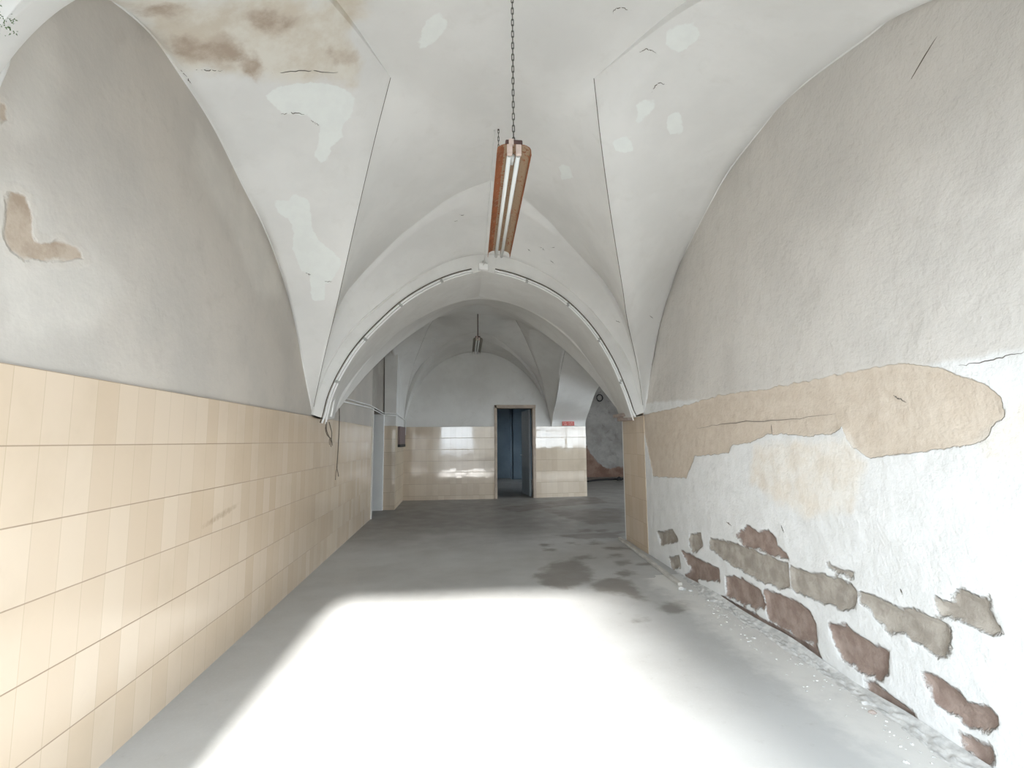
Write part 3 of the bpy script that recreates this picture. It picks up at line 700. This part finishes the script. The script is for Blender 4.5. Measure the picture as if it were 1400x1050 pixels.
def make_lamp(name, loc, L, label, ref_mats, hung, tubes=True):
    root = thing(name, loc, label, 'ceiling lamp')
    prof = [(-.088,-.026),(-.086,.004),(-.080,.016),(-.066,.025),(-.05,.031),(-.012,.033),(.012,.033),(.05,.031),(.066,.025),(.080,.016),(.086,.004),(.088,-.026)]
    th = .003; mb = MB(); n = len(prof)
    for k, off in ((0, 0), (1, th)):
        pass
    inner = [(x, z) for x, z in prof]; outer = [(x*1.035, z+th) for x, z in prof]
    vs = []; N = 24
    for i in range(N+1):
        y = -L/2+L*i/N
        vs += [(x, y, z) for x, z in inner]+[(x, y, z) for x, z in outer]
    fs = []; mis = []
    for i in range(N):
        o = i*2*n; q = o+2*n
        for j in range(n-1):
            fs.append((o+j, o+j+1, q+j+1, q+j)); mis.append(0 if j < 4 or j == 10 else 1)
            fs.append((o+n+j, q+n+j, q+n+j+1, o+n+j+1)); mis.append(0)
        fs.append((o, q, q+n, o+n)); mis.append(0); fs.append((o+n-1, o+2*n-1, q+2*n-1, q+n-1)); mis.append(0)
    for o in (0, N*2*n):
        for j in range(n-1): fs.append((o+j, o+n+j, o+n+j+1, o+j+1)); mis.append(0)
    mb.add(vs, fs); mb.mi = mis
    rf = mb.build('reflector', ref_mats, root)
    mb = MB(); mb.box((-.045, -L/2+.0, .034), (.045, -L/2+.16, .062)); mb.box((-.035, -L/2+.16, .034), (.035, L/2-.02, .056)); mb.build('gear_channel', m_darkmetal, root, bevel=.006)
    mb = MB(); mb.box((-.028, -L/2-.004, .030), (-.002, -L/2+.012, .064)); mb.build('terminal_block', m_holder, root, bevel=.002)
    for sx in (-1, 1):
        x = .0235*sx
        mb = MB(); mb.tube([(x, -L/2+.015, -.008), (x, L/2+.012, -.008)], .0125, 14); tb = mb.build('tube', m_tube, root)
        for ya, yb2 in ((L/2, L/2+.016), (-L/2+.012, -L/2+.03)):
            mb = MB(); mb.tube([(x, ya, -.008), (x, yb2, -.008)], .0131, 14); mb.build('end_cap', m_clip, tb)
        mb = MB(); mb.box((x-.0145, -L/2-.006, -.024), (x+.0145, -L/2+.014, .033)); mb.build('lampholder', m_holder, root, bevel=.004)
        mb = MB(); mb.box((x-.0125, L/2-.03, -.0), (x+.0125, L/2-.014, .033)); mb.build('lampholder', m_holder, root, bevel=.003)
    mb = MB(); mb.tube([(0, -L/2+.08, .018), (0, -L/2+.155, .018)], .011, 12); mb.build('starter', m_tube, root)
    for kind, y, top in hung:
        if kind == 'chain':
            link_chain((0, y, .056), (0, y, top)).build('chain', m_chain, root)
            mb = MB(); mb.tube([(0, y, top-.012), (0, y, top+.05)], .004, 6); mb.build('hook', m_darkmetal, root)
        else:
            mb = MB(); mb.tube([(0, y, .05), (0, y, top)], .009, 8); mb.build('rod', m_darkmetal, root)
    return root
na = onz(703, 207, 2.9); nbp = onz(682, 349, 2.9); mid = (na+nbp)/2; LL = float(np.linalg.norm(nbp-na))
def ceil_z(tree, x, y):
    h = tree.ray_cast(Vector((x, y, 2.95)), Vector((0, 0, 1))); return h[0].z if h[0] is not None else 4.0
yaw = math.atan2(-(nbp-na)[0], (nbp-na)[1])
lz = 2.905
cz1 = ceil_z(vtree, na[0], na[1]+.03); hk = nbp
cz2 = ceil_z(vtree, hk[0]-.02, hk[1]-.05)
lamp = make_lamp('hanging_fluorescent_lamp', (mid[0], mid[1], lz), LL, 'rusty orange twin tube fluorescent lamp hanging by chains in the near bay', [m_rust, m_rust_pale],
    [('chain', -LL/2+.03, cz1-lz), ('chain', LL/2-.05, cz2-lz)])
lamp.rotation_euler.z = yaw
p2 = (.235, 10.165, 3.31)
lamp2 = make_lamp('hanging_fluorescent_lamp', p2, 1.53, 'dusty grey fluorescent lamp hanging from a dark rod in the far bay', [m_greyref, m_greyref],
    [('rod', -.74, ceil_z(tree2, p2[0], p2[1]-.74)-p2[2]+.01), ('rod', .74, ceil_z(tree2, p2[0], p2[1]+.74)-p2[2]+.01)])
# cord from the lamp hook down to the junction box on the arch
ajb = onplane(660, 367, *FRONT)+eps*1.6
top = np.array([hk[0]-.035, hk[1]-.04, cz2-.005])
mb = MB(); P = [top+np.array([0, 0, .0]), top*.66+ajb*.34+[-.012, 0, -.2], top*.33+ajb*.67+[-.012, 0, -.24], ajb+[0, -.02, .02]]
mb.tube(spline(P, 30), .0045, 6); tag(mb.build('lamp_cord', m_wire_white), 'thin white cord running from the rusty lamp hook to the arch box', 'cord')

# ------------------------------------------------------------------ conduits on the arch
jb = thing('junction_box', ajb, 'small white junction box at the crown of the arch', 'junction box')
mb = MB(); mb.box((-.055, -.03, -.04), (.055, .03, .045)); mb.build('body', m_pvc, jb, bevel=.006)
mb = MB(); mb.box((-.045, -.036, -.032), (.045, -.028, .036)); mb.build('lid', m_pvc, jb, bevel=.003)
mb = MB(); mb.tube([(0, -.015, .045), (0, -.015, .075)], .012, 8); mb.build('gland', m_clip, jb)
jb.rotation_euler.z = math.atan(.1432)
def conduit(curve, off, label, name='cable_conduit', r=.0095, clips=(.2, .42, .64, .86), group='white conduits on the arch', mat=None):
    c = resample(curve, 60)
    t = np.gradient(c, axis=0); t /= np.linalg.norm(t, axis=1)[:, None]
    side = np.cross(t, np.array([.142, -.99, 0])); side /= np.linalg.norm(side, axis=1)[:, None]
    side *= np.sign(side[:, 2:3]+1e-9)
    c = c+eps*1.45+side*off
    mb = MB(); mb.tube(c, r, 8); o = mb.build(name, mat or m_pvc); tag(o, label, 'conduit' if mat is None else 'cable', group)
    for f in clips:
        i = int(f*59); mb = MB(); mb.tube([c[i-1]*.35+c[i]*.65, c[i+1]*.35+c[i]*.65] if 0 < i < 59 else [c[0], c[1]], r*1.18, 8); mb.build('clip', m_clip, o)
    return c
ext = onplane(445, 580, *FRONT)
cl1 = conduit(np.vstack([ext, inF[1:-2]]), .034, 'upper white conduit of the pair up the left half of the arch')
cl2 = conduit(np.vstack([ext+[.012, 0, .0], inF[1:-2]]), .008, 'lower white conduit of the pair up the left half of the arch')
extr = onplane(864, 572, *FRONT)
cq1 = conduit(np.vstack([extr, inFr[1:-2]]), .034, 'upper white conduit of the pair down the right half of the arch')
cq2 = conduit(np.vstack([extr+[-.004, 0, -.03], inFr[1:-2]]), .008, 'lower white conduit of the pair down the right half of the arch')
for src, lab in ((np.vstack([ext, inF[1:-2]]), 'dark thin cable above the white conduits on the left half of the arch'), (np.vstack([extr, inFr[1:-2]]), 'dark thin cable above the white conduits on the right half of the arch')):
    conduit(src, .055, lab, 'arch_cable', .0055, (), None, m_wire)
# conduits along the left wall of the far bay
wl = lambda px, py, k=.03: onplane(px, py, (-1.735+k, 9.6, 0), (1, .0183, 0))
def run(path, r, name, mat, label, cat, group=None, sp=True):
    mb = MB(); mb.tube(spline(path, 40) if sp else path, r, 8); return tag(mb.build(name, mat), label, cat, group)
w0 = wl(459, 541); w1 = wl(507, 554.5); down = cl2[3]
cA = [down+[.03, .0, -.05], down+[.045, .05, .12], w0, w1, np.array([-1.70, 10.8, 2.0]), np.array([-1.44, 10.80, 1.985]), np.array([-1.40, 10.83, 1.98])]
cc = run(cA, .010, 'wall_conduit', m_pvc, 'upper white conduit along the far left wall over the side doorway', 'conduit', 'white conduits on the left wall', False)
cB = [w0+[0, .3, -.045], w1+[0, 0, -.045], np.array([-1.70, 10.8, 1.955]), np.array([-1.45, 10.80, 1.945])]
run(cB, .009, 'wall_conduit', m_pvc, 'lower white conduit along the far left wall under the other one', 'conduit', 'white conduits on the left wall', False)
run([np.array([-1.44, 10.83, 1.97]), np.array([-1.43, 11.3, 1.95]), np.array([-1.44, 12.1, 1.93]), np.array([-1.43, 12.40, 1.90]), np.array([-1.43, 12.42, 1.55])], .009, 'corner_conduit', m_pvc, 'short white conduit bending down in the far left corner of the back wall', 'conduit', None, False)
# dangling wires
def wire(px, y0, r, label, name='loose_wire', group=None, fork=0):
    P = [onplane(x, y, (lx(y0)+.045, y0, 0), (1, .0183, 0)) if not isinstance(y0, tuple) else onplane(x, y, *y0) for x, y in px]
    mb = MB(); mb.tube(spline(P, 26), r, 6)
    if fork:
        e = P[-1]; dz = .07*fork
        mb.tube(spline([e, e+[.0, -.02*fork, -.4*dz], e+[.012, -.05*fork, -dz]], 8), r*.7, 5); mb.tube(spline([e, e+[.0, .03*fork, -.4*dz], e+[.0, .05*fork, -.8*dz]], 8), r*.7, 5)
    o = mb.build(name, m_wire); tag(o, label, 'wire', group); return o
wp = FRONT[0]+np.array([0, -.06, 0]), FRONT[1]
wire([(446.2,577),(446.5,588),(450,597),(453,600)], (wp[0]+np.array([0, .045, 0]), wp[1]), .005, 'innermost dark loose wire hanging from the left arch conduits', group='wire tails under the arch', fork=1)
wire([(446.5,577),(445,586),(447,594),(451,599)], (wp[0]+np.array([0, -.08, 0]), wp[1]), .0045, 'dark loose wire curling left below the arch conduits', group='wire tails under the arch', fork=1)
wire([(450,577),(452,585),(453.5,592),(453,602)], wp, .005, 'rightmost dark loose wire hanging from the left arch conduits', group='wire tails under the arch', fork=1)
wire([(463.5,547),(464,575),(462.5,610),(460.5,640)], 6.75, .006, 'single long dark wire hanging down the left tiles beyond the arch', fork=2)
wk = ((-1.41, 12.3, 0), (1, 0, 0))
wire([(550.5,590),(551,595),(553,600)], ((-1.40, 12.35, 0), (0, 1, 0)), .007, 'frayed dark wire end in the far left corner by the electrical box', fork=1.3)
# electrical box on the return of the pilaster
eb = thing('electrical_box', (-1.455, 11.7, 1.28), 'plum grey electrical box on the pilaster side in the far left corner', 'electrical box')
mb = MB(); mb.box((0, -.50, .06), (.05, .45, .45)); mb.build('cover', m_box, eb, bevel=.006)
mb = MB(); mb.box((.0, -.50, 0), (.055, .45, .062)); mb.build('base', m_black, eb, bevel=.004)

# ------------------------------------------------------------------ red sign on the back wall
sx0, sx1, sz0, sz1 = 2.436, 2.745, 1.762, 1.868
ys_ = by(2.6); sg = thing('red_sign', (2.59, ys_-.035, 1.815), 'small red sign with two lines of white lettering above the rear tiles', 'sign')
mb = MB(); mb.box((-.155, -.012, -.053), (.155, .02, .053)); mb.build('plate', m_red, sg, bevel=.002)
for row, words in ((.018, ((-.125, -.035), (-.005, .125))), (-.026, ((-.11, -.03), (.01, .07), (.09, .12)))):
    for x0, x1 in words:
        mb = MB(); x = x0
        while x < x1-.008:
            hgt = .0125; k = random.randint(0, 3)
            mb.box((x, -.0135, row-hgt), (x+.0032, -.0115, row+hgt))
            if k != 1: mb.box((x, -.0135, row+hgt-.004), (x+.011, -.0115, row+hgt))
            if k > 1: mb.box((x+.0085, -.0135, row-hgt), (x+.0115, -.0115, row+hgt))
            x += .0165
        mb.build('lettering', m_lettering, sg)
sg.rotation_euler.z = math.atan(.115)

# ------------------------------------------------------------------ side hall things
c = onplane(819.5, 544, (0, 18.9, 0), (0, 1, 0)); mb = MB(); P = []
for i in range(120):
    th = i*2*math.pi/30; rr = .115+.012*math.sin(i*.37); P.append((rr*math.cos(th), -.02-.012*(i/40), rr*math.sin(th)*1.1))
cl = thing('cable_coil', tuple(c), 'dark coil of cable hung high on the ruined hall wall', 'cable coil')
mb.tube(P, .011, 6); mb.build('loops', m_black, cl)
mb = MB(); mb.tube([(0, .06, .12), (0, -.06, .12), (0, -.065, .14)], .007, 6); mb.build('peg', m_chain, cl)
mb = MB(); P = [onz(803, 659.5), onz(815, 657.5), onz(830, 656.6), onz(852, 656)]; P = [p+[0, 0, .03] for p in P]; mb.tube(spline(P, 30), .03, 8)
tag(mb.build('black_hose', m_black), 'black hose lying across the floor of the side hall', 'hose')
p = onz(845, 656.5); mb = MB(); mb.tube([(p[0]-.06, p[1]-.12, .0), (p[0]-.05, p[1]-.12, .05), (p[0], p[1]-.12, .09), (p[0]+.06, p[1]-.12, .05), (p[0]+.07, p[1]-.12, 0)], [.03, .045, .05, .045, .03], 8)
tag(mb.build('dark_lump', m_black), 'small dark lump beside the black hose in the side hall', 'lump')
# dark crack on the upper right wall, modelled as a thin tube
run([onplane(*q, (2.19, 2.2, 0), (1, -.015, 0)) for q in ((1305,18),(1292,36),(1280,52),(1262,80),(1246,108))], .0022, 'wall_crack_line', m_wire, 'thin dark crack drawn as a wire high on the right wall', 'wire')
# cracks and lifted flakes on the vault and walls
mb = MB()
cA_ = lambda l: PX(l, 540, 230, 5.385)
for l in (cA_([(1055,580),(1085,588),(1103,608)]), cA_([(975,592),(997,612)]), cA_([(1150,585),(1185,582)]), cA_([(1140,675),(1160,690),(1178,712)]), cA_([(475,340),(495,346),(510,342)]), cA_([(435,392),(460,385)]),
          c4([(620,235),(690,238),(760,241)]), c4([(930,250),(1000,242),(1060,240),(1110,246),(1155,247)]), c4([(960,390),(1010,385),(1050,392)]), c4([(1062,408),(1075,420),(1090,426)]), c4([(1045,932),(1062,940)]), c4([(1110,962),(1135,962)]),
          c5([(250,155),(275,148),(300,160)]), PX([(645,88),(650,62),(680,50),(705,46),(730,60),(760,68)], 700, 0, 4.667), PX([(890,590),(930,530),(985,540)], 700, 0, 4.667),
          [(186,30),(196,43),(207,54),(217,62)], [(245,93),(253,102),(262,115)], [(888,431),(893,436)], [(842,438),(848,441)]):
    h = hits(vtree, l)
    if len(h) > 1:
        h = spline(h, 16); h[1:-1] += np.random.normal(0, .003, (14, 3)); mb.tube(h, .0024*np.sin(np.linspace(.25, 2.9, 16)), 5)
struct(mb.build('ceiling_cracks', m_crack_shade))
mb = MB(); RWo = ((2.249, 6.24, 0), (1, -.015, 0))
for l in (c3([(170,195),(230,185),(300,178),(400,172),(520,158)]), c3([(665,112),(685,122),(698,130)]), c3([(830,36),(900,25),(995,2)]), c3([(358,185),(360,210)]), c3([(383,440),(390,458)]), c3([(683,598),(688,612)]), c3([(245,430),(258,440)]), c3([(330,420),(345,432)])):
    h = spline(pl(l, RWo), 24); h[1:-1, 2] += np.random.normal(0, .004, 22); mb.tube(h, .0022*np.sin(np.linspace(.25, 2.9, 24)), 5)
struct(mb.build('wall_right_cracks', m_crack_shade))
# moss in the crack at the upper left
def moss(px, label, s=.03):
    mb = MB(); 
    for (x, y), w in px:
        h = vtree.ray_cast(Vector(CAM), Vector(ray(x, y)).normalized())[0]
        if h is None: continue
        for i in range(70):
            b = np.array(h)+np.random.normal(0, s*w, 3)*[.35, 1, 1]; d = np.random.normal(0, 1, 3)+[.6, -.6, -.5]; d = d/np.linalg.norm(d)*s*random.uniform(.15, .45)
            q = np.cross(d, [0, 1, .3]); q = q/np.linalg.norm(q)*.0022
            mb.add([b-q, b+q, b+d], [(0, 1, 2)])
    o = mb.build('moss_tuft', m_moss); tag(o, label, 'moss', 'moss tufts in the vault cracks')
moss([((186,31),.6),((193,39),.7),((199,45),.5)], 'green moss tuft growing in the crack along the left wall arch')
moss([((4,27),.9)], 'green moss tuft at the upper left edge of the photo', .022)

# ------------------------------------------------------------------ entrance wall behind the camera, shell and street
ex0, ex1, ez = -1.15, 1.75, 2.75
no = 28
def hole_out(k):  # rectangle outline, from left foot over the head to right foot
    return resample([(ex0, -.3, 0), (ex0, -.3, ez), (ex1, -.3, ez), (ex1, -.3, 0)], no)
arch_in = [(-1.5, 0), (-1.5, 1.9), (-1.35, 2.5), (-.8, 2.95), (.1, 3.15), (1.2, 2.95), (1.8, 2.5), (1.95, 1.9), (1.95, 0)]
hin = resample([(x, ny(x), z) for x, z in arch_in], no)
mb = MB(); mb.grid(ruled(hole_out(0), hin, 4), smooth=False)
wo = np.vstack([AR1['N'][0], AR1['N'][1][::-1][1:]]); wo = resample(np.vstack([[NLc[0]-.05, NLc[1], 0], wo, [NRc[0]+.05, NRc[1], 0]]), no)
mb.grid(ruled(hin, wo, 3), smooth=False)
struct(mb.build('wall_entrance', m_vault_plain))
mb = MB()
for lo, hi in (((-3.6, -.34, 0), (ex0, -.29, 5)), ((ex1, -.34, 0), (9.6, -.29, wz0-.4)), ((ex1, -.34, wz0-.4), (3.6, -.29, 5)), ((ex0, -.34, ez), (ex1, -.29, 5)), ((ex1, -.34, 4.4), (9.6, -.29, 5))): mb.box(lo, hi)
mb.box((-3.6, -.3, 0), (-3.5, 14.6, 5)); mb.box((-3.6, 18.6, 0), (-3.5, 21.1, 5)); mb.box((-3.6, 14.6, 0), (-3.5, 18.6, 2.0)); mb.box((-3.6, 14.6, 3.8), (-3.5, 18.6, 5)); mb.box((-3.6, 14.5, 0), (-.4, 14.6, 5)); mb.box((-3.6, 18.6, 0), (-.4, 18.7, 5)); mb.box((-3.6, 14.5, 3.8), (-.4, 18.7, 3.9)); mb.box((9.5, 1.9, 0), (9.6, 7.2, 5)); mb.box((9.5, 12.6, 0), (9.6, 21.1, 5)); mb.box((-3.6, 21, 0), (9.6, 21.1, 5)); mb.box((3.5, -.34, 0), (3.6, 1.9, 5))
struct(mb.build('wall_outside', m_outside))
mb = MB(); mb.box((-3.6, -.34, 5), (9.6, 21.1, 5.1)); struct(mb.build('roof', m_outside))
mb = MB(); mb.box((-40, -40, -.25), (40, -.3, -.02)); mb.box((-40, 21.1, -.25), (40, 40, -.02)); struct(mb.build('ground', m_ground))

mb = MB(); mb.box((.95, -30, -.05), (3.4, -18, 13)); struct(mb.build('sun_blocker', m_outside))  # unseen block added to shade and soften the sun patch's right edge
# ------------------------------------------------------------------ light: sun and sky through the openings
su = bpy.data.lights.new('sun', 'SUN'); su.energy = 24; su.angle = math.radians(2.8); su.color = (1, .975, .94)
so = bpy.data.objects.new('sun', su); COL.objects.link(so)
el = math.atan(ez/(4.82+.3)); dvec = Vector((.004, math.cos(el), -math.sin(el))); so.rotation_euler = dvec.to_track_quat('-Z', 'Y').to_euler(); so.location = (0, -10, 6)
w = bpy.data.worlds.new('sky'); S.world = w; w.use_nodes = True; bg = w.node_tree.nodes['Background']; bg.inputs[0].default_value = (.82, .915, 1, 1); bg.inputs[1].default_value = 14.0
def portal(name, loc, rot, sx, sy):
    l = bpy.data.lights.new(name, 'AREA'); l.shape = 'RECTANGLE'; l.size = sx; l.size_y = sy; l.cycles.is_portal = True
    o = bpy.data.objects.new(name, l); COL.objects.link(o); o.location = loc; o.rotation_euler = rot
portal('entrance_portal', ((ex0+ex1)/2, -.31, ez/2), (math.radians(90), 0, math.radians(0)), ex1-ex0, ez)
portal('hall_window_portal', ((wx0+wx1)/2, 1.79, (wz0+wz1)/2), (math.radians(90), 0, 0), wx1-wx0, wz1-wz0)
portal('added_opening_portal', (-.41, 16.6, 2.85), (math.radians(90), 0, math.radians(-90)), 2.8, 1.1)  # sky sampling for the opening added to light the back room
portal('hall_side_portal', (9.28, 9.9, 2.2), (math.radians(90), 0, math.radians(90)), 5.0, 2.6)
S.cycles.max_bounces = 14; S.cycles.diffuse_bounces = 10; S.cycles.glossy_bounces = 4; S.cycles.use_denoising = True; S.cycles.sample_clamp_indirect = 12
vs = S.view_settings; vs.view_transform = 'Standard'; vs.look = 'None'; vs.gamma = 1; vs.use_curve_mapping = False; vs.exposure = -.4
